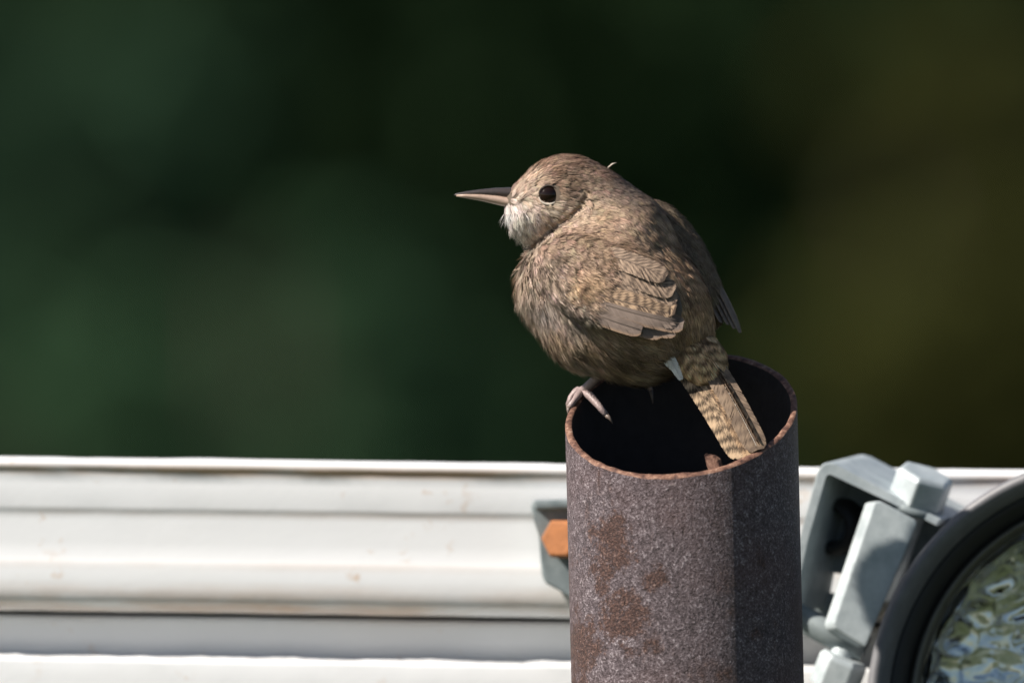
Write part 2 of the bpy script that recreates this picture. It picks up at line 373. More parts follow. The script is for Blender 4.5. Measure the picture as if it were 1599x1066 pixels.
# ------------------------------------------------------------------ round lamp
def make_lamp():
    ax = -.20 * RT + .13 * UP + .97 * TW; ax /= np.linalg.norm(ax)
    c = V(1738, 1097, -285)
    r = thing('work_lamp', c - UP * .07, 'round work lamp with black rubber rim and fluted clear glass lens', 'lamp')
    k = S
    bm = bmesh.new()
    lathe(bm, [(398 * k, -.012), (399 * k, -.004), (394 * k, .001), (388 * k, .0032), (378 * k, .0032), (370 * k, .001), (365 * k, -.004), (363 * k, -.014), (362 * k, -.03), (380 * k, -.03),
               (366 * k, -.036), (300 * k, -.043), (200 * k, -.0445), (60 * k, -.045), (2 * k, -.045)], c, ax, 128)
    bm_obj('housing', bm, M['rubber'], r)
    bm = bmesh.new()
    lathe(bm, [(366 * k, -.006), (361 * k, -.005), (345 * k, -.016), (340 * k, -.021), (343 * k, -.026), (366 * k, -.027)], c, ax, 128)
    bm_obj('gasket', bm, M['black'], r)
    bm = bmesh.new()
    lathe(bm, [(346 * k, -.0165), (341 * k, -.0145), (334 * k, -.0145), (329 * k, -.017), (328 * k, -.022), (342 * k, -.024)], c, ax, 128)
    bm_obj('retaining_ring', bm, M['retainer'], r)
    # glass: domed front with fluted, scalloped back
    axv = Vector(ax); u = Vector(RT - ax * np.dot(RT, ax)).normalized(); v = axv.cross(u).normalized()
    g = N('lens_glass', Roughness=.03, Transmission_Weight=1.0, IOR=1.5); g.set(Base_Color=(.93, .95, .93))
    def disc(fun, nr, na, rmax):
        P = [Vector(c) + axv * fun(0, 0)]; F = []
        for i in range(1, nr + 1):
            for j in range(na):
                a = 2 * math.pi * j / na; x, y = rmax * i / nr * math.cos(a), rmax * i / nr * math.sin(a)
                P.append(Vector(c) + u * x + v * y + axv * fun(x, y))
        for j in range(na): F.append((0, 1 + j, 1 + (j + 1) % na))
        for i in range(nr - 1):
            for j in range(na):
                a0 = 1 + i * na; b0 = a0 + na; F.append((a0 + j, b0 + j, b0 + (j + 1) % na, a0 + (j + 1) % na))
        return P, F
    rl = 330 * k
    def front(x, y): return -.0185 + .010 * (1 - (x * x + y * y) / rl ** 2) + .0009 * math.sin(y / .0019 + .8 * math.sin(x / .006)) * math.sin(x / .0034)
    def back(x, y):
        q = (x * x + y * y) / rl ** 2
        row = math.floor(y / .0085); fl = abs(math.sin(math.pi * (x / .0105 + (row % 2) * .5)))
        rw = abs(math.sin(math.pi * y / .0085)) ** .7
        return -.0235 + .009 * (1 - q) - .0028 * rw * (.35 + .65 * fl) * (1 if q < .9 else 0.15)
    P1, F1 = disc(front, 60, 160, rl); P2, F2 = disc(back, 60, 160, rl)
    n1 = len(P1); F = F1 + [tuple(n1 + i for i in f[::-1]) for f in F2]
    o1 = 1 + 59 * 160; o2 = n1 + 1 + 59 * 160
    F += [(o1 + (j + 1) % 160, o1 + j, o2 + j, o2 + (j + 1) % 160) for j in range(160)]
    lens = mesh_obj('lens', [tuple(p) for p in P1 + P2], F, g.m, r)
    # scalloped glass rim beads
    ch = N('bright_reflector', Metallic=1.0, Roughness=.12); nn = ch.noise(60, 3); ch.set(Base_Color=ch.mix(nn, (.8, .8, .78), (.92, .91, .88))); ch.bump(nn, .25, .003)
    bm = bmesh.new()
    prof = [(324 * k, -.0265)] + [(324 * k * math.sqrt(1 - t), -.027 - .015 * t) for t in (.1, .2, .35, .5, .65, .8, .9, .97)]
    lathe(bm, prof, c, ax, 96); bm_obj('reflector', bm, ch.m, r)
    bm = bmesh.new(); tube(bm, [Vector(c) - axv * .041, Vector(c) - axv * .030, Vector(c) - axv * .028], [.006, .006, .002], 16)
    bm_obj('bulb', bm, g.m, r)
    bm = bmesh.new(); lathe(bm, [(399.5 * k, -.010), (404 * k, -.012), (404 * k, -.018), (399.5 * k, -.020)], c, ax, 96); bm_obj('clamp_band', bm, M['rubber'], r)
    bm = bmesh.new(); tube(bm, [Vector(c) - axv * .03 - Vector(UP) * .060, Vector(c) - axv * .03 - Vector(UP) * .085, V(1700, 1640, -440), V(1690, 1650, -480), V(1690, 1290, -566)], [.011, .011, .009, .008, .008], 14)
    bm_obj('mounting_stem', bm, M['galv_dark'], r)
make_lamp()

# ------------------------------------------------------------------ the wren
# working space for the bird: photo x, photo y (down), depth towards viewer, all in bird-plane pixels
def basis(a, hint=(0, 0, 1)):
    a = np.array(a, float); a /= np.linalg.norm(a); h = np.array(hint, float); b = h - a * a.dot(h); b /= np.linalg.norm(b)
    return np.array([a, np.cross(a, b), b])          # long axis, sideways, towards hint
def ell(p, c, r, B=None):
    q = p - np.array(c, float)
    if B is not None: q = q @ B.T
    r = np.array(r, float); k0 = np.sqrt(((q / r) ** 2).sum(1)); k1 = np.sqrt(((q / r ** 2) ** 2).sum(1)) + 1e-9
    return k0 * (k0 - 1) / k1
def smin(a, b, k):
    h = np.clip(.5 + .5 * (b - a) / k, 0, 1); return b + (a - b) * h - k * h * (1 - h)
def polydist(p, pts):
    d = np.full(len(p), 1e9)
    for a, b in zip(pts, pts[1:]):
        a = np.array(a, float); b = np.array(b, float); t = np.clip(((p[:, :2] - a) @ (b - a)) / ((b - a) @ (b - a)), 0, 1)
        d = np.minimum(d, np.hypot(*(p[:, :2] - a - t[:, None] * (b - a)).T))
    return d
TB = basis((.58, .74, .35)); HB = basis((.97, -.12, 0))
WB = basis((.90, .40, .20), (-.12, -.30, .95)); WC = (948, 448, 70); WR = (128, 66, 27)
FWB = basis((.47, .86, .12), (.75, -.4, -.3))
FOLD = [(919, 304), (911, 322), (888, 344), (860, 358), (824, 384)]
SLIT = [(829, 388), (829, 405), (832, 425), (841, 448), (852, 466)]
EYE = np.array([857.0, 304.0])
def sdf_body(p):
    d = ell(p, (964, 456, -38), (152, 110, 114), TB)
    d = smin(d, ell(p, (890, 448, -78), (82, 88, 82)), 30)
    d = smin(d, ell(p, (920, 515, -52), (64, 64, 70)), 30)
    d = smin(d, ell(p, (1000, 532, -28), (62, 58, 60)), 30)
    d = smin(d, ell(p, (1056, 474, -20), (98, 48, 52), basis((.40, .85, .32))), 40)
    d = smin(d, ell(p, (978, 376, -50), (72, 80, 80)), 30)
    d = smin(d, ell(p, (932, 322, -60), (60, 60, 60)), 26)
    h = ell(p, (884, 309, -60), (78, 69, 62), HB)
    h = smin(h, ell(p, (836, 313, -60), (50, 28, 32)), 22)
    h = smin(h, ell(p, (838, 341, -60), (48, 38, 40)), 22)
    d = smin(d, h, 14)
    pd = polydist(p, FOLD); d = d + 2.5 + 9 * np.exp(-(pd / 3.4) ** 2) * (p[:, 2] > -50)
    d = d + 16 * np.exp(-(polydist(p, SLIT) / 4.0) ** 2) * (p[:, 2] > -70)
    de = np.hypot(p[:, 0] - EYE[0], p[:, 1] - EYE[1]); d = d + 4 * np.exp(-(de / 15) ** 2) * (p[:, 2] > -60)
    return d
def sdf_wing(p): return smin(ell(p, WC, WR, WB), ell(p, (888, 418, 18), (58, 52, 30), basis((.80, .30, .55), (-.5, -.2, .8))), 22)
def sdf_far(p): return ell(p, (1064, 412, -80), (112, 36, 44), FWB)
def sdf_all(p): return np.minimum(np.minimum(sdf_body(p), sdf_wing(p)), sdf_far(p))
def grad(fn, p, e=1.0):
    g = np.stack([fn(p + np.eye(3)[i] * e) - fn(p - np.eye(3)[i] * e) for i in range(3)], 1)
    return g / (np.linalg.norm(g, axis=1, keepdims=True) + 1e-9)
def nets(fn, lo, hi, st):
    ax = [np.arange(l, h, st) for l, h in zip(lo, hi)]
    G = np.stack(np.meshgrid(*ax, indexing='ij'), -1); sh = G.shape[:3]
    f = fn(G.reshape(-1, 3)).reshape(sh); s = f < 0
    acc = np.zeros((sh[0] - 1, sh[1] - 1, sh[2] - 1, 3)); cnt = np.zeros(acc.shape[:3])
    cor = [(i, j, k) for i in (0, 1) for j in (0, 1) for k in (0, 1)]
    sl = lambda a, c: a[c[0]:sh[0] - 1 + c[0], c[1]:sh[1] - 1 + c[1], c[2]:sh[2] - 1 + c[2]]
    for a in cor:
        for d in range(3):
            if a[d]: continue
            b = list(a); b[d] = 1
            fa, fb = sl(f, a), sl(f, b); cr = (fa < 0) != (fb < 0); t = np.where(cr, fa / np.where(cr, fa - fb, 1), 0)
            e = np.array(a, float)[None, None, None] * cr[..., None]; e[..., d] += t
            acc += e * 1.0; cnt += cr
    act = cnt > 0; idx = np.full(act.shape, -1); idx[act] = np.arange(act.sum())
    base = np.stack(np.meshgrid(*[np.arange(n) for n in act.shape], indexing='ij'), -1)
    v = (base[act] + acc[act] / cnt[act][:, None]) * st + np.array(lo)
    fs = []
    for d in range(3):
        o = [(d + 1) % 3, (d + 2) % 3]
        lo_ = [slice(1, -1)] * 3; lo_[d] = slice(0, -1); hi_ = list(lo_); hi_[d] = slice(1, None)
        cr = s[tuple(lo_)] != s[tuple(hi_)]; ii = np.argwhere(cr); ii = ii + np.array([0 if q == d else 1 for q in range(3)])
        neg = s[tuple(ii.T)]
        def cell(a, b):
            jj = ii.copy(); jj[:, o[0]] -= a; jj[:, o[1]] -= b; return idx[tuple(jj.T)]
        q = np.stack([cell(1, 1), cell(0, 1), cell(0, 0), cell(1, 0)], 1)
        q[~neg] = q[~neg][:, ::-1]; fs.append(q)
    F = np.concatenate(fs); F = F[(F >= 0).all(1)]
    return v, F[:, ::-1]                              # photo y points down: flip the winding
def surf_w(x, y, fn=sdf_all):                         # nearest surface towards the viewer
    x = np.atleast_1d(np.asarray(x, float)); y = np.atleast_1d(np.asarray(y, float)); p = np.stack([x, y, np.full_like(x, 240)], 1)
    for _ in range(60): p[:, 2] -= np.clip(fn(p), -20, 60) * .8
    return p[:, 2]

WREN = thing('wren', rim_pt(R(-118), 173), 'small brown wren perched on the rim of the rusty pipe, head in profile', 'bird', None)
bv, bf = nets(sdf_body, (765, 220, -200), (1160, 640, 150), 4.0)
mesh_obj('body', Vs(bv), bf, M['skinbody'], WREN)
wv, wf = nets(sdf_wing, (790, 340, -20), (1110, 560, 150), 4.0)
WING = mesh_obj('wing', Vs(wv), wf, M['skinbody'], WREN)
fv, ff = nets(sdf_far, (960, 270, -180), (1150, 560, 10), 4.0)
FARW = mesh_obj('wing', Vs(fv), ff, M['skinbody'], WREN)

# control points: (x, y) -> flow direction of the plumage and its colour
FLOW = np.array([(795, 292, .6, -.7, 0), (840, 262, .85, -.5, 0), (890, 242, 1, .05, 0), (955, 262, .8, .6, 0), (850, 300, 1, .05, 0), (900, 335, .85, .5, 0), (880, 320, .9, .35, 0),
    (795, 335, .3, .95, 0), (812, 375, .4, .9, 0), (840, 355, .6, .8, 0), (808, 440, .12, 1, .1), (812, 505, .45, .9, .2), (870, 560, .75, .6, .2), (900, 520, .8, .6, .1), (960, 565, .85, .5, .2),
    (1010, 585, .85, .45, .2), (950, 385, .75, .6, 0), (1000, 335, .6, .8, .1), (1060, 420, .42, .9, .2), (1095, 500, .25, .97, .3), (1090, 550, .45, .85, .4), (890, 430, .8, .6, 0), (1000, 460, .9, .4, .1), (880, 480, .85, .5, .1)])
COL = [(795, 287, .22, .15, .11), (840, 262, .20, .135, .10), (890, 244, .195, .135, .10), (860, 275, .22, .155, .115), (935, 258, .24, .175, .135), (985, 292, .13, .11, .10), (1005, 300, .2, .16, .135), (815, 303, .42, .35, .28), (838, 286, .40, .325, .25),
    (886, 288, .19, .14, .105), (872, 328, .50, .43, .345), (905, 312, .40, .325, .25), (846, 338, .44, .385, .32), (792, 335, .80, .80, .82), (808, 368, .78, .78, .78), (828, 362, .68, .65, .62), (822, 345, .70, .68, .65), (850, 386, .29, .22, .165), (872, 374, .29, .22, .165), (834, 400, .34, .28, .225), (972, 278, .11, .095, .09),
    (940, 345, .35, .27, .20), (905, 372, .29, .215, .155), (960, 390, .30, .22, .155), (1010, 330, .29, .225, .165), (1052, 398, .28, .195, .13), (1080, 465, .36, .25, .155), (1105, 520, .33, .24, .155), (1095, 560, .36, .25, .15),
    (812, 430, .42, .35, .285), (815, 495, .45, .385, .32), (860, 525, .38, .295, .22), (905, 540, .34, .265, .195), (888, 580, .56, .51, .45), (960, 555, .26, .195, .14), (965, 597, .38, .325, .26),
    (1025, 570, .20, .155, .115), (845, 478, .27, .25, .24), (885, 497, .25, .225, .205), (990, 470, .38, .275, .19), (900, 440, .37, .265, .18), (1020, 440, .32, .24, .18)]
COL = np.array(COL) * [1, 1, 1.06, .96, .905]
def idw(p, ctrl, val, pw=3.0):
    d = np.hypot(p[:, None, 0] - ctrl[None, :, 0], p[:, None, 1] - ctrl[None, :, 1]) + 6
    wt = d ** -pw; wt /= wt.sum(1, keepdims=True); return wt @ val
def sample(v, f, cell):
    a, b, c, d = (v[f[:, i]] for i in range(4)); ar = np.linalg.norm(np.cross(b - a, d - a), axis=1)
    n = int(ar.sum() / cell ** 2 * 6); k = rng.choice(len(f), n, p=ar / ar.sum()); s, t = rng.random((2, n, 1))
    p = (a[k] * (1 - s) + b[k] * s) * (1 - t) + (d[k] * (1 - s) + c[k] * s) * t
    _, u = np.unique(np.floor(p / cell).astype(int), axis=0, return_index=True)
    return p[u]

head_w = lambda p: np.clip((395 - p[:, 1] - .35 * (p[:, 0] - 880)) / 60, 0, 1)       # 1 on the head
belly_w = lambda p: np.clip((p[:, 1] - 480) / 80, 0, 1) * np.clip((1060 - p[:, 0]) / 40, 0, 1)
_k = rng.normal(size=(3, 14, 2)); _ph = rng.uniform(0, 6.28, (3, 14))
def wav(x, y, scale, i=0):                             # smooth 2-d noise, about -1..1
    return sum(np.sin((_k[i, j, 0] * x + _k[i, j, 1] * y) / scale * 2.2 + _ph[i, j]) for j in range(14)) / 3.2
def bars(p, ax, per, wob, i=0):
    ax = np.array(ax, float); ax /= np.hypot(*ax); a = p[:, 0] * ax[0] + p[:, 1] * ax[1]; b = p[:, 1] * ax[0] - p[:, 0] * ax[1]
    return np.tanh(2.2 * np.sin(6.283 * a / per + wob * wav(a, b, 22, i) + 1.6 * np.sin(b / 5.5)) + .9 * wav(a, b, 13, 2))
def barbs(name, parent, pts, fn, length, width, lift, strands, tint, barred=None, fluff=.12, sw=1.7, flow=None):
    """many small contour feathers, each a fan of barbs that follows the surface fn"""
    n = len(pts); nr = grad(fn, pts); pts = pts - fn(pts)[:, None] * nr
    fl = idw(pts, FLOW, FLOW[:, 2:5]) if flow is None else np.broadcast_to(np.array(flow, float), (n, 3)).copy()
    fl = fl + rng.normal(size=fl.shape) * fluff
    fl -= nr * (fl * nr).sum(1, keepdims=True); fl /= np.linalg.norm(fl, axis=1, keepdims=True) + 1e-9
    sd_ = np.cross(nr, fl)
    L = length(pts) * rng.uniform(.75, 1.25, n); Wd = width(pts) * rng.uniform(.8, 1.2, n); Lf = lift(pts) * rng.uniform(.5, 1.5, n)
    hw_ = head_w(pts)[:, None]; tl = rng.normal(size=(n, 3)) * (.15 - .10 * hw_)
    K = strands; ss = np.linspace(-1, 1, K)
    T = np.array([0, .35, .7, 1.0]); V4 = []; NN = []; CC = []
    br = tint(pts) * (1 + rng.uniform(-1, 1, (n, 1)) * (.26 - .13 * hw_ + .12 * belly_w(pts)[:, None])) * (1 + rng.normal(size=(n, 3)) * .03)
    S_ = np.tile(ss, n) + rng.normal(size=n * K) * .10; F_ = np.repeat(np.arange(n), K); m = n * K
    Ls = L[F_] * (1 - .22 * S_ ** 2) * rng.uniform(.86, 1.12, m); jl = rng.normal(size=m) * .06
    shade = rng.uniform(.68, 1.30, m)
    rows = []
    for t in T:
        lat = (S_ * Wd[F_]) * (.25 + .75 * math.sin(min(1, t * 1.25) * math.pi / 2)) * (1 - .35 * t ** 3) + jl * Ls * t
        p = pts[F_] + fl[F_] * (Ls * t)[:, None] + sd_[F_] * lat[:, None]
        g = grad(fn, p); h = .6 + Lf[F_] * t * (1 - .25 * S_ ** 2) + rng.normal(size=m) * .5 * t
        p = p - g * (np.clip(fn(p), -30, 30) - h)[:, None]
        rows.append((p, g))
    vv = []; nn = []; cc = []
    for i, t in enumerate(T):
        p, g = rows[i]; nx = rows[min(i + 1, 3)][0] - rows[max(i - 1, 0)][0]; nx /= np.linalg.norm(nx, axis=1, keepdims=True) + 1e-9
        sdv = np.cross(g, nx); sdv /= np.linalg.norm(sdv, axis=1, keepdims=True) + 1e-9
        wd = sw * (1 - .55 * t) / 2
        nrm = g + tl[F_] + sd_[F_] * (S_ * .38)[:, None] + fl[F_] * (.28 * (t - .55))
        nrm /= np.linalg.norm(nrm, axis=1, keepdims=True)
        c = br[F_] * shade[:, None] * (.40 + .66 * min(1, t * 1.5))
        if barred is not None: c = c * barred(t, S_, F_, p)
        if i < 3:
            vv += [p - sdv * wd, p + sdv * wd]; nn += [nrm, nrm]; cc += [c, c]
        else: vv.append(p); nn.append(nrm); cc.append(c * 1.05)
    Vt = np.stack(vv, 1).reshape(-1, 3); Nt = np.stack(nn, 1).reshape(-1, 3); Ct = np.clip(np.stack(cc, 1).reshape(-1, 3), .004, .9)
    b0 = (np.arange(m) * 7)[:, None]
    quads = np.concatenate([b0 + [0, 2, 3, 1], b0 + [2, 4, 5, 3]], 0); tris = b0 + [4, 6, 5]
    me = bpy.data.meshes.new(name)
    wv_ = Vs(Vt); nq, ntr = len(quads), len(tris)
    me.vertices.add(len(wv_)); me.vertices.foreach_set('co', wv_.ravel())
    li = np.concatenate([quads.ravel(), tris.ravel()]); me.loops.add(len(li)); me.loops.foreach_set('vertex_index', li.astype(np.int32))
    me.polygons.add(nq + ntr); me.polygons.foreach_set('loop_start', np.concatenate([np.arange(nq) * 4, nq * 4 + np.arange(ntr) * 3]).astype(np.int32))
    me.polygons.foreach_set('use_smooth', np.ones(nq + ntr, bool)); me.update(calc_edges=True)
    wn = dirs(Nt); wn /= np.linalg.norm(wn, axis=1, keepdims=True)
    fnrm = np.empty((nq + ntr) * 3); me.polygons.foreach_get('normal', fnrm); fnrm = fnrm.reshape(-1, 3)
    if (fnrm[:nq] * wn[quads[:, 0]]).sum(1).mean() < 0: me.flip_normals()
    at = me.attributes.new('tint', 'FLOAT_COLOR', 'POINT'); at.data.foreach_set('color', np.c_[Ct, np.ones(len(Ct))].ravel())
    me.normals_split_custom_set_from_vertices(wn.tolist())
    o = link(name, me, M['plum'], parent); o['kind'] = 'stuff'
    return o
tint_all = lambda p: idw(p, COL, COL[:, 2:5], 3.2)
bp = sample(bv, bf, 6.0)
keep = (np.hypot(*(bp[:, :2] - EYE).T) > 17) | (bp[:, 2] < -60)
keep &= ~((np.hypot((bp[:, 0] - 786) / 1.2, bp[:, 1] - 308) < 11))
keep &= sdf_wing(bp) > -3
keep &= (polydist(bp, SLIT) > 4) | (bp[:, 2] < -60)
bp = bp[keep]
def crown_streak(t, s, f, p):
    hw = head_w(p) * np.clip((300 - p[:, 1]) / 25, 0, 1)
    k = 1 - hw * (.45 * (np.abs(s) < .35) + .22 * np.clip(wav(p[:, 0] * .5, p[:, 1] * 1.6, 7, 2), -1, 1))
    tip = 1 + .15 * (t > .8) + (.15 + .20 * belly_w(p)) * (1 - head_w(p)) * wav(p[:, 0] * .8, p[:, 1], 15, 1) + np.clip((p[:, 0] - 985) / 60, 0, 1) * .30 * bars(p, (.35, .93), 17, 1.5, 1) * (p[:, 2] > -60)
    return (k * tip)[:, None]
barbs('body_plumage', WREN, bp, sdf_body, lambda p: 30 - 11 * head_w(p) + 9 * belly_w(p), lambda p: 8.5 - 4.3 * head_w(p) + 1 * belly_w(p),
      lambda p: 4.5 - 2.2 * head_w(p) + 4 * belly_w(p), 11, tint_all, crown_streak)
# loose fluff on belly, flank and breast edge
fp = bp[(belly_w(bp) > .25) | ((bp[:, 0] < 850) & (bp[:, 1] > 330))]; fp = fp[rng.random(len(fp)) < .5]
barbs('down_fringe', WREN, fp, sdf_body, lambda p: np.full(len(p), 34.) - 18 * (p[:, 1] < 400), lambda p: np.full(len(p), 6.), lambda p: np.full(len(p), 11.), 6, tint_all, None, .3, 1.1)
# wing coverts
wp = sample(wv, wf, 6.0); wp = wp[(sdf_body(wp) > -2) & ((wp[:, 0] + .45 * (wp[:, 1] - 400) < 958) | (wp[:, 1] < 400 + .3 * (wp[:, 0] - 950)))]
wlow = lambda p: np.clip((p[:, 1] - 384 - .08 * (p[:, 0] - 850)) / 30, 0, 1)
wr_ = rng.uniform(-1, 1, len(wp)); wk = rng.uniform(.5, 1.0, len(wp))
def scallop(t, s, f, p):
    lo = wlow(p); d = 1 + bars(p, (.86, .5), 12.5, 1.6) * (.14 + .46 * lo) + .12 * wav(p[:, 0], p[:, 1], 16, 1)
    return (d * (1 - .25 * (.3 < t < .8)))[:, None]
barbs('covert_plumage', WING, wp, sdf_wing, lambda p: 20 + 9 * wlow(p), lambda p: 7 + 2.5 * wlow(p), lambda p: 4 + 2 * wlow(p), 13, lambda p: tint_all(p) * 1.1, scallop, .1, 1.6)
gp = sample(fv, ff, 6.5); gp = gp[sdf_body(gp) > -2]
barbs('covert_plumage', FARW, gp, sdf_far, lambda p: np.full(len(p), 22.), lambda p: np.full(len(p), 8.), lambda p: np.full(len(p), 4.), 9,
      lambda p: np.tile([.24, .18, .13], (len(p), 1)), lambda t, s, f, p: np.full((len(p), 1), .55 if .4 < t < .75 else 1.0), .1, 1.7, (.47, .86, .1))

# larger feathers: a shaft with two vanes of individual barbs
class Style:
    def __init__(s, light, dark, bars, chev, strength, shaft, edge=None, spot=0.0): s.__dict__.update(locals())
def vane(name, parent, ctrl, hw, st, nrm, bend=.12, tipr=.8, asym=0.0, pitch=1.5, on=None, off=3.0):
    """ctrl: 3 bezier points (x,y,d); nrm: outward direction in photo space"""
    a, b, c = (np.array(q, float) for q in ctrl); nr0 = np.array(nrm, float)
    ln = np.linalg.norm(c - a); nb = max(10, int(ln / pitch)); g = np.random.default_rng(int(abs(a[0] * 7 + c[1] * 13 + c[0] * 3)))
    def frame(t):
        t_ = np.clip(t, 0, 1)[:, None]; P = a * (1 - t_) ** 2 + 2 * b * t_ * (1 - t_) + c * t_ * t_ + (t[:, None] - t_) * 2 * (c - b)
        T = 2 * (b - a) * (1 - t_) + 2 * (c - b) * t_; T /= np.linalg.norm(T, axis=1, keepdims=True)
        n_ = nr0 - T * (T @ nr0)[:, None]; n_ /= np.linalg.norm(n_, axis=1, keepdims=True); return P, T, n_, np.cross(n_, T)
    prof = lambda t: np.minimum(1, .4 + t * 2.4) * np.sqrt(np.clip(1 - np.clip((t - tipr) / (1.02 - tipr), 0, 1) ** 2.2, .0, 1))
    knots = lambda k, amp: (lambda v: (lambda t: np.interp(t, np.linspace(0, 1.1, k), v)))(g.normal(size=k) * amp)
    off = g.uniform(0, 6.28); VV, NN, CC, FF = [], [], [], []; base = 0
    Q = np.array([0, .34, .68, 1.0])
    for sg in (-1, 1):
        tr = np.linspace(.0, .995, nb) + g.normal(size=nb) * .15 / nb; slant = hw * 1.15 / ln * g.uniform(.9, 1.1, nb)
        k1, k2 = knots(14, .40), knots(9, .35); cut = 1 - .03 * np.abs(g.normal(size=nb)) - .2 * (g.random(nb) < .008); jit = g.uniform(.92, 1.08, nb)
        rows = []
        slant = np.minimum(slant, (1.0 - tr) * .75)
        for q in Q:
            t = tr + slant * q * cut; P, T, n_, sd_ = frame(t); pr = prof(np.clip(tr + slant * .8, 0, 1.0)); sw_ = sg * q * cut * (1 + asym * sg)
            p = P + sd_ * (sw_ * hw * pr)[:, None] - n_ * (bend * hw * q * q)
            if on is not None:
                w0 = surf_w(p[:, 0], p[:, 1], on); ok = w0 > -20; o_ = off - 16 * np.clip(1 - t / .3, 0, 1) - bend * hw * q * q
                p[:, 2] = np.where(ok, np.maximum(p[:, 2], w0 + o_), p[:, 2])
            ph = 6.283 * (st.bars * t + st.chev * q * .25) + off + 6.283 * .5 * k1(t) + g.normal(size=nb) * .35
            bar = 1 / (1 + np.exp(-5.5 * (np.sin(ph) + .1 + k2(t) * .9)))
            m_ = np.clip(st.strength * bar * (1 if st.spot == 0 else np.clip((q - .2) * 2, 0, 1)), 0, 1)[:, None]
            col = np.array(st.light) * (1 - m_) + np.array(st.dark) * m_
            if st.edge is not None and q > .9: col = col * .4 + np.array(st.edge) * .6
            col = col * jit[:, None]
            rows.append((p, T, n_ + sd_ * (sg * q * bend * 1.6) + g.normal(size=3) * .0, col))
        for p, T, n_, col in rows:
            hwid = ln / nb * .85
            n_ = n_ / np.linalg.norm(n_, axis=1, keepdims=True)
            VV += [p - T * hwid, p + T * hwid]; NN += [n_, n_]; CC += [col, col]
        k = np.arange(nb)
        for i in range(3):
            o = base + i * 2 * nb; FF.append(np.stack([o + k, o + nb + k, o + 3 * nb + k, o + 2 * nb + k], 1))
        base += 8 * nb
    ts = np.linspace(0, .97, 14); P, T, n_, sd_ = frame(ts)
    if on is not None: w0 = surf_w(P[:, 0], P[:, 1], on); P[:, 2] = np.where(w0 > -20, np.maximum(P[:, 2], w0 + off - 16 * np.clip(1 - ts / .3, 0, 1)), P[:, 2])
    wd = (np.linspace(.9, .3, 14) * min(hw, 14) / 16)[:, None]; P = P + n_ * .7
    VV += [P - sd_ * wd, P + sd_ * wd]; NN += [n_, n_]; CC += [np.tile(st.shaft, (14, 1))] * 2; k = np.arange(13)
    FF.append(np.stack([base + k, base + 14 + k, base + 15 + k, base + 1 + k], 1))
    v = np.concatenate(VV); nn = np.concatenate(NN); cc = np.clip(np.concatenate(CC), .004, .9); F = np.concatenate(FF)
    wv_ = Vs(v); wn = dirs(nn); fn_ = np.cross(wv_[F[:, 1]] - wv_[F[:, 0]], wv_[F[:, 2]] - wv_[F[:, 0]]); fl = (fn_ * wn[F[:, 0]]).sum(1) < 0
    F[fl] = F[fl][:, ::-1]
    o = mesh_obj(name, wv_, F, M['plum'], parent); me = o.data
    at_ = me.attributes.new('tint', 'FLOAT_COLOR', 'POINT'); at_.data.foreach_set('color', np.c_[cc, np.ones(len(cc))].ravel())
    me.normals_split_custom_set_from_vertices((wn / np.linalg.norm(wn, axis=1, keepdims=True)).tolist())
    return o
V_prim = Style((.20, .155, .13), (.14, .108, .092), 7, .3, .5, (.14, .11, .09), (.30, .19, .115))
V_sec = Style((.46, .32, .21), (.07, .05, .04), 12, .3, .95, (.12, .09, .075))
V_tert = Style((.33, .24, .175), (.075, .056, .046), 12, .4, .92, (.12, .09, .075))
V_tail = Style((.36, .24, .145), (.05, .034, .025), 12, .3, .92, (.15, .10, .07))
V_tailt = Style((.235, .17, .12), (.095, .07, .055), 11, .3, .75, (.55, .5, .45))
V_out = Style((.42, .30, .195), (.04, .03, .022), 12, .5, .97, (.2, .14, .1))
V_white = Style((.78, .75, .70), (.45, .41, .37), 3, .3, .4, (.5, .46, .42))
nW = (-.10, -.30, .95)
ws = lambda x, y: float(surf_w([x], [y], sdf_wing)[0])
# primaries (greyish, lowest), then secondaries, tertials and greater coverts over them
for i, (bx, by, tx, ty) in enumerate([(880, 462, 1008, 514), (884, 462, 1040, 519), (890, 461, 1062, 516), (897, 458, 1073, 506)]):
    bx -= 6; by -= 2; tx -= 6; bd = ws(bx, by) - 12; mx, my = (bx + tx) / 2 - 6, (by + ty) / 2 + 10 - i
    vane('primary_feather', WING, [(bx, by, bd), (mx, my, max(94, bd + 18)), (tx, ty, 103 + i)], 13.5 + i * .8, V_prim, nW, .10, .86, .1, on=sdf_wing, off=1.5 + .7 * i)
for i, (bx, by, tx, ty, h) in enumerate([(890, 450, 1046, 492, 13), (896, 444, 1054, 487, 14), (902, 436, 1059, 480, 15)]):
    bx += 2; by += 4; tx -= 4; ty += 3; bd = ws(bx, by) - 12
    vane('secondary_feather', WING, [(bx, by, bd), ((bx + tx) / 2, (by + ty) / 2 + 4, 98 + i * 1.2), (tx, ty, 106 + i * 1.5)], h, V_sec, nW, .06, .84, on=sdf_wing, off=4.5 + 1.2 * i)
for i, (bx, by, tx, ty, h) in enumerate([(925, 424, 1060, 468, 20), (935, 410, 1056, 452, 21), (945, 396, 1043, 430, 18)]):
    bx -= 22; by -= 6; tx -= 3; ty += 2; bd = ws(bx, by) - 10
    vane('tertial_feather', WING, [(bx, by, bd), ((bx + tx) / 2 + 6, (by + ty) / 2 - 3, 102 + i * 1.2), (tx, ty, 105 + i)], h, V_tert, (.05, -.35, .93), .09, .70, on=sdf_wing, off=8 + 1.2 * i)
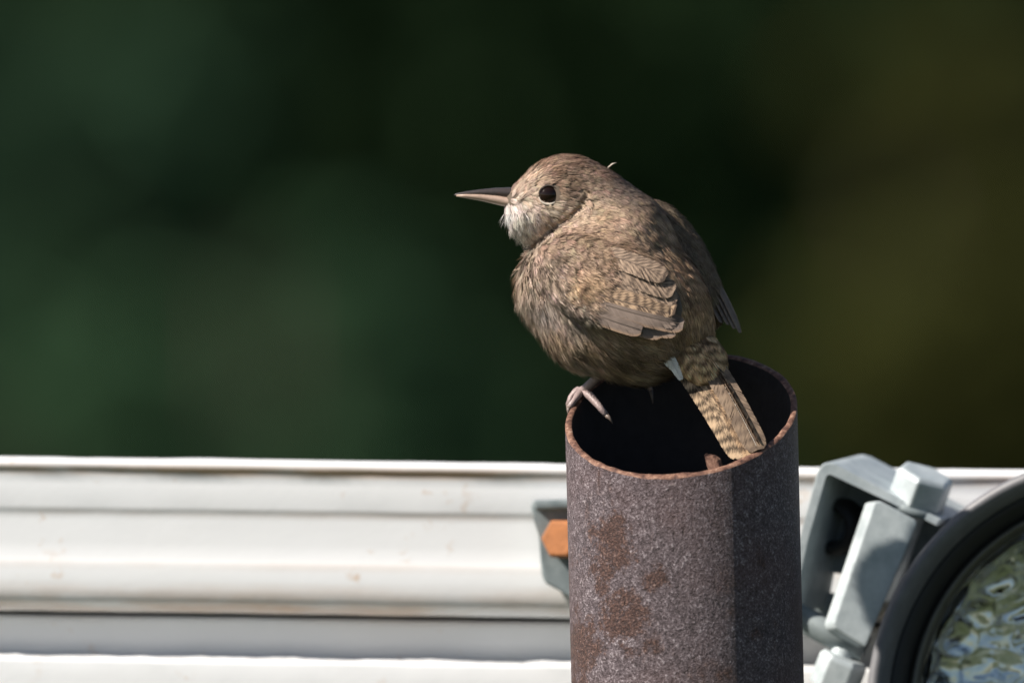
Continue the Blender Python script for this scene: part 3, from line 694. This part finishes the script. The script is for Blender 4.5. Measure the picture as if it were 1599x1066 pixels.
# far wing: folded primaries standing off the rump
for i, (bx, by, tx, ty) in enumerate([(1092, 395, 1158, 518), (1090, 405, 1149, 512), (1088, 418, 1139, 506), (1086, 435, 1128, 503)]):
    vane('primary_feather', FARW, [(bx, by, -70), ((bx + tx) / 2 + 8, (by + ty) / 2 - 4, -66), (tx, ty, -58 + i * 6)], 13, V_prim, (.75, -.4, .35), .15, .7)
# tail: folded like a roof along the shaft of the central feather
TAIL = thing_tail = mesh_obj('tail', Vs([(1062, 520, 10), (1110, 520, 0), (1120, 560, 34), (1085, 575, 42), (1075, 540, -10), (1105, 545, -10)]),
                             [(0, 1, 2, 3), (0, 4, 5, 1), (0, 3, 4), (1, 5, 2), (3, 2, 5, 4)], M['skinbody'], WREN)
L_ = np.array([-.84, .50, .22])
def tailf(off0, off1, drop, ln, hw, mat, nrm, tip=.86, back=0.0, **kw):
    a = np.array([1086, 540, 24.]); c = np.array([1177, 704, 130.]); c = a + (c - a) * ln; a = a - (c - a) * back
    a = a + L_ * off0 - np.array(nrm) * drop; c = c + L_ * off1 - np.array(nrm) * drop; b = (a + c) / 2 + np.array([6, -6, 6])
    vane('tail_feather', TAIL, [a, b, c], hw, mat, nrm, .08, tip, **kw)
nL, nT, nR = (-.25, -.28, .93), (.10, -.35, .93), (.85, -.36, .35)
for k, (o0, o1, dr, ln, hw, mt) in enumerate([(38, 27, 9, .95, 15, V_out), (30, 20, 7, .98, 15, V_out), (20, 13, 5, 1.0, 16, V_tail), (9, 4, 2.5, 1.01, 17, V_tail)]):
    tailf(o0 + 4, o1, dr, ln, hw, mt, nL, back=.20, on=sdf_body, off=12 - dr)
for k, (o0, o1, dr, ln) in enumerate([(-27, -33, 20, 1.0), (-24, -29, 13, 1.01), (-21, -25, 6, 1.015)]):
    tailf(o0, o1, dr, ln, 15, V_out if k < 2 else V_tail, nR)
tailf(-5, -7, -1.5, 1.01, 20, V_tailt, nT, .86)
for (a, b, h) in [((1008, 518, 40), (1052, 576, 46), 9), ((1018, 520, 44), (1064, 592, 52), 8)]:
    vane('vent_feather', TAIL, [a, ((a[0] + b[0]) / 2 + 4, (a[1] + b[1]) / 2 - 4, 44), b], h, V_white, nL, .2, .6, on=sdf_body, off=17)
# upper tail coverts and rump tuft over the tail base
def sdf_tail(p): return ell(p, (1092, 556, 30), (58, 40, 22), basis((.46, .76, .46), (.05, -.4, .9))) + 3
tv, tf = nets(sdf_tail, (1020, 480, -60), (1160, 640, 110), 4.0)
tp = sample(tv, tf, 5.5); tp = tp[(tp[:, 2] > 10) & (sdf_body(tp) > -1)]
barbs('tail_covert_plumage', TAIL, tp, sdf_tail, lambda p: np.full(len(p), 30.), lambda p: np.full(len(p), 8.), lambda p: np.full(len(p), 4.), 11,
      lambda p: np.tile([.50, .32, .18], (len(p), 1)), lambda t, s, f, p: (1 + .68 * bars(p, (.5, .86), 18, 1.0, 1))[:, None], .16, 1.7, (.46, .76, .4))

# beak
def beak(name, pts, hh, hd, mat, par=WREN):
    bm = bmesh.new(); rings = []; n = 16
    for (x, y, d), a, b in zip(pts, hh, hd):
        rings.append([bm.verts.new(Vector(V(x, y + (a if math.sin(t) > 0 else a * .8) * math.sin(t), d + b * math.cos(t)))) for t in [2 * math.pi * k / n for k in range(n)]])
    for a, b in zip(rings, rings[1:]):
        for k in range(n): bm.faces.new((a[k], a[(k + 1) % n], b[(k + 1) % n], b[k]))
    bm.faces.new(rings[0]); bm.faces.new(rings[-1]); return bm_obj(name, bm, mat, par)
D0 = -58
ub = beak('upper_beak', [(812, 303, D0), (796, 301, D0), (775, 300, D0), (750, 300.5, D0 + 1), (728, 302, D0 + 1), (713, 303.6, D0 + 1), (709.5, 304.4, D0 + 1)], [11, 10.5, 8.4, 6, 4, 2, .6], [12, 11, 9, 6.6, 4.4, 2, .6], M['beak_dark'])
ub['label'] = 'dark slender upper beak'
lb = beak('lower_beak', [(824, 320, D0 + 3), (802, 316.5, D0 + 2), (780, 312, D0 + 2), (752, 307.5, D0 + 2), (728, 305.6, D0 + 2), (713, 305.2, D0 + 2)], [8, 9, 8.6, 6.4, 4, 1.6], [22, 14, 10.5, 7.6, 4.8, 1.8], M['beak_pale'])
lb['label'] = 'paler brown lower beak'
bm = bmesh.new(); bmesh.ops.create_uvsphere(bm, u_segments=12, v_segments=8, radius=1)
for v in bm.verts: v.co = Vector(V(781 + v.co.x * 6, 301 + v.co.z * 2.2, D0 + 7.4 + v.co.y * 2))
bm_obj('nostril', bm, mat_simple('nostril_skin', (.10, .035, .03), .5), ub)
# eye
ew = float(surf_w([EYE[0]], [EYE[1]], sdf_body)[0])
me_ = N('eye_gloss', Roughness=.04); me_.b.inputs['Specular IOR Level'].default_value = .35
lw = me_.sep(); nE = me_.noise(2200, 2); me_.set(Base_Color=me_.mix(nE, (.004, .002, .0015), (.016, .007, .004)))
bm = bmesh.new(); bmesh.ops.create_uvsphere(bm, u_segments=32, v_segments=20, radius=1)
for v in bm.verts: v.co = Vector(V(EYE[0] + v.co.x * 15.5, EYE[1] + v.co.z * 14.5, ew - 3 + v.co.y * -12))
eye = bm_obj('eye', bm, me_.m, WREN)
bm = bmesh.new(); tube(bm, [V(EYE[0] + 15.5 * math.cos(a), EYE[1] + 15 * math.sin(a), ew + 3.5) for a in np.linspace(.25, 2.9, 16)], [(.6 + 1.5 * math.sin(math.pi * i / 15)) * S for i in range(16)], 8)
bm_obj('eyelid', bm, M['lid'], eye)
bm = bmesh.new(); tube(bm, [V(EYE[0] + 15.5 * math.cos(a), EYE[1] + 14.6 * math.sin(a), ew + 3.5) for a in np.linspace(3.3, 6.1, 14)], [(.5 + .8 * math.sin(math.pi * i / 13)) * S for i in range(14)], 8)
bm_obj('eyelid', bm, mat_simple('dark_eyelid', (.07, .05, .04), .7), eye)
# legs and feet
def leg(parent, pts, rad, toes):
    bm = bmesh.new(); tube(bm, [V(*p) for p in pts], [r_ * S for r_ in rad], 12); o = bm_obj('leg', bm, M['skin'], parent)
    for t, tr in toes:
        bm = bmesh.new(); q = [V(*p) for p in t]
        tube(bm, q[:-1], [tr * S * (1 - .12 * i) * (1.12 if i % 2 else 1) for i in range(len(q) - 1)], 10); to = bm_obj('toe', bm, M['skin'], o)
        bm = bmesh.new(); tube(bm, [q[-2], (np.asarray(q[-2]) + q[-1]) / 2 + UP * .0004, q[-1]], [tr * S * .6, tr * S * .4, tr * S * .1], 8); bm_obj('claw', bm, M['claw'], o)
    return o
leg(WREN, [(962, 558, -60), (948, 574, -64), (930, 592, -72), (915, 606, -78), (908, 612, -82)], [11, 8.5, 7, 7, 8],
    [([(908, 611, -82), (899, 612, -84), (892, 620, -82), (888, 632, -76), (886, 642, -68)], 6.2), ([(908, 611, -82), (903, 609, -98), (897, 613, -108), (890, 624, -108), (888, 634, -104)], 6.0),
     ([(908, 612, -82), (903, 617, -66), (896, 627, -58), (889, 636, -50), (887, 646, -44)], 6.0), ([(910, 612, -80), (922, 618, -70), (936, 634, -58), (947, 648, -50), (957, 661, -46)], 7.0)])
leg(WREN, [(1012, 570, -60), (1004, 574, -96), (994, 562, -134), (984, 556, -160)], [11, 8, 7, 8],
    [([(984, 556, -160), (978, 553, -172), (970, 556, -184), (966, 570, -190), (965, 580, -188)], 6), ([(984, 556, -160), (984, 552, -176), (982, 556, -190), (980, 570, -194), (980, 580, -190)], 6),
     ([(984, 556, -160), (992, 553, -176), (996, 556, -190), (996, 570, -194), (996, 580, -190)], 6), ([(984, 557, -158), (996, 570, -140), (1010, 592, -120), (1017, 610, -112), (1020, 630, -106)], 5)])
# one stray feather tip behind the crown
bm = bmesh.new(); tube(bm, [V(950, 262, -60), V(957, 256, -58), V(963, 254, -56)], [1.3 * S, 1.1 * S, .3 * S], 6); bm_obj('stray_barb', bm, M['lid'], WREN)

# ------------------------------------------------------------------ trees and shrubs far behind
def at(px, py, dist):
    d = ((px - 800) * RT - (py - 533) * UP) * (36 / 1599 / 600) - TW
    return np.array(cam.location) + d * dist
def tree(name, px, py, dist, crown, leaf, n, mat, label, seed, gaps=26, parts=9, zlow=None):
    """crown = half sizes (x, y, z) about the point seen at (px, py) at that distance"""
    g = np.random.default_rng(seed); c = at(px, py, dist); cx, cy, cz = crown; root = (c[0], c[1], 0)
    t = thing(name, root, label, 'tree' if 'tree' in name else 'shrub', 'dark trees beyond the rail' if 'dark' in name else 'shrubs beyond the rail')
    bm = bmesh.new(); top = c + np.array([0, 0, cz * .6])
    zs = np.linspace(0, 1, 8); trunk = [np.array([c[0] + .06 * math.sin(5 * z + seed) * cx, c[1], -.05 + z * (top[2] + .05)]) for z in zs]
    r0 = .045 * cz + .02; tube(bm, trunk, [r0 * (1 - .8 * z) for z in zs], 10)
    ends = []
    for k in range(parts):
        z = g.uniform(.3, .95); i = int(z * 7); a = g.uniform(0, 6.28); e = c + np.array([math.cos(a) * cx * .75, math.sin(a) * cy * .75, g.uniform(-.6, .7) * cz]); s = trunk[i]
        tube(bm, [s, (s + e) / 2 + np.array([0, 0, .1 * cz]), e], [r0 * .4, r0 * .25, r0 * .08], 7); ends.append(e)
    bm_obj('trunk', bm, M['bark'], t)
    cl = [c + np.array([cx, cy, cz]) * (lambda q: q / np.linalg.norm(q) * g.uniform(.35, .95))(g.normal(size=3)) for _ in range(gaps)] + ends
    if 'shrub' in name:                              # leafy down to the soil
        cl += [np.array([c[0] + g.uniform(-1, 1) * cx, c[1] + g.uniform(-1, 1) * cy, g.uniform(.12, max(.3, c[2] - .1))]) for _ in range(int(gaps * 1.6))]
    cl = np.array(cl); cr = g.uniform(.18, .36, len(cl)) * min(cx, cz)
    k = g.integers(0, len(cl), n); q = g.normal(size=(n, 3)); q /= np.linalg.norm(q, axis=1, keepdims=True)
    p = cl[k] + q * (cr[k] * g.uniform(.2, 1, n) ** .5)[:, None]; p = p[p[:, 2] > .03]; n = len(p)
    a = g.normal(size=(n, 3)) + np.array([0, 0, -.3]); a /= np.linalg.norm(a, axis=1, keepdims=True); b = np.cross(a, g.normal(size=(n, 3))); b /= np.linalg.norm(b, axis=1, keepdims=True)
    l = leaf * g.uniform(.7, 1.3, (n, 1)); v = np.stack([p - a * l, p + b * l * .45, p + a * l, p - b * l * .45], 1).reshape(-1, 3)
    f = np.arange(4 * n).reshape(-1, 4)
    mesh_obj('crown', v, f, mat, t, False); return t
blue, mid, olive, dark = mat_leaf('leaf_blue_green', (.034, .074, .039)), mat_leaf('leaf_green', (.044, .094, .046)), mat_leaf('leaf_olive', (.048, .052, .012)), mat_leaf('leaf_dark_green', (.016, .036, .012))
tree('dark_tree', -1700, -700, 31, (3.0, 2.4, 3.2), .06, 34000, dark, 'nearly black green tree, wholly blurred, farthest back beyond the white rail', 21, 90)  # crown enlarged and set up-left, shaped to shade the other trees
wood = tree('dark_tree', 500, 420, 30, (2.0, 1.4, 1.6), .05, 30000, dark, 'nearly black green tree, wholly blurred, farthest back beyond the white rail', 22, 110)
tree('dark_tree', 2000, 350, 31, (1.9, 1.5, 1.9), .05, 30000, dark, 'nearly black green tree, wholly blurred, farthest back beyond the white rail', 23, 110)
tree('dark_tree', 1300, -300, 36, (2.6, 1.6, 2.6), .06, 26000, dark, 'nearly black green tree, wholly blurred, farthest back beyond the white rail', 27, 80)
tree('grey_green_shrub', 20, 270, 22, (.34, .3, .30), .03, 8500, blue, 'blurred blue-green shrub standing before the nearly black trees', 24, 14)
tree('green_shrub', 430, 620, 21, (.44, .3, .26), .03, 9000, mid, 'low blurred green shrub showing just above the white rail', 25, 14)
tree('olive_shrub', 1600, 430, 23, (.32, .3, .50), .03, 9500, olive, 'blurred olive-yellow shrub far beyond the round lamp', 26, 18)
for i, (x, y, rz) in enumerate([(-6.2, 27, 1.1), (-9.6, 25.5, 2.3), (-13.2, 27, 4.0), (5.6, 26, .6), (9.0, 27.5, 1.9), (12.6, 26, 3.1)]):   # the wood goes on to both sides
    r = wood.copy(); C.objects.link(r); r.location = (x, y, 0); r.rotation_euler = (0, 0, rz)
    for ch in wood.children:
        k = ch.copy(); C.objects.link(k); k.parent = r; k.matrix_parent_inverse = ch.matrix_parent_inverse.copy()
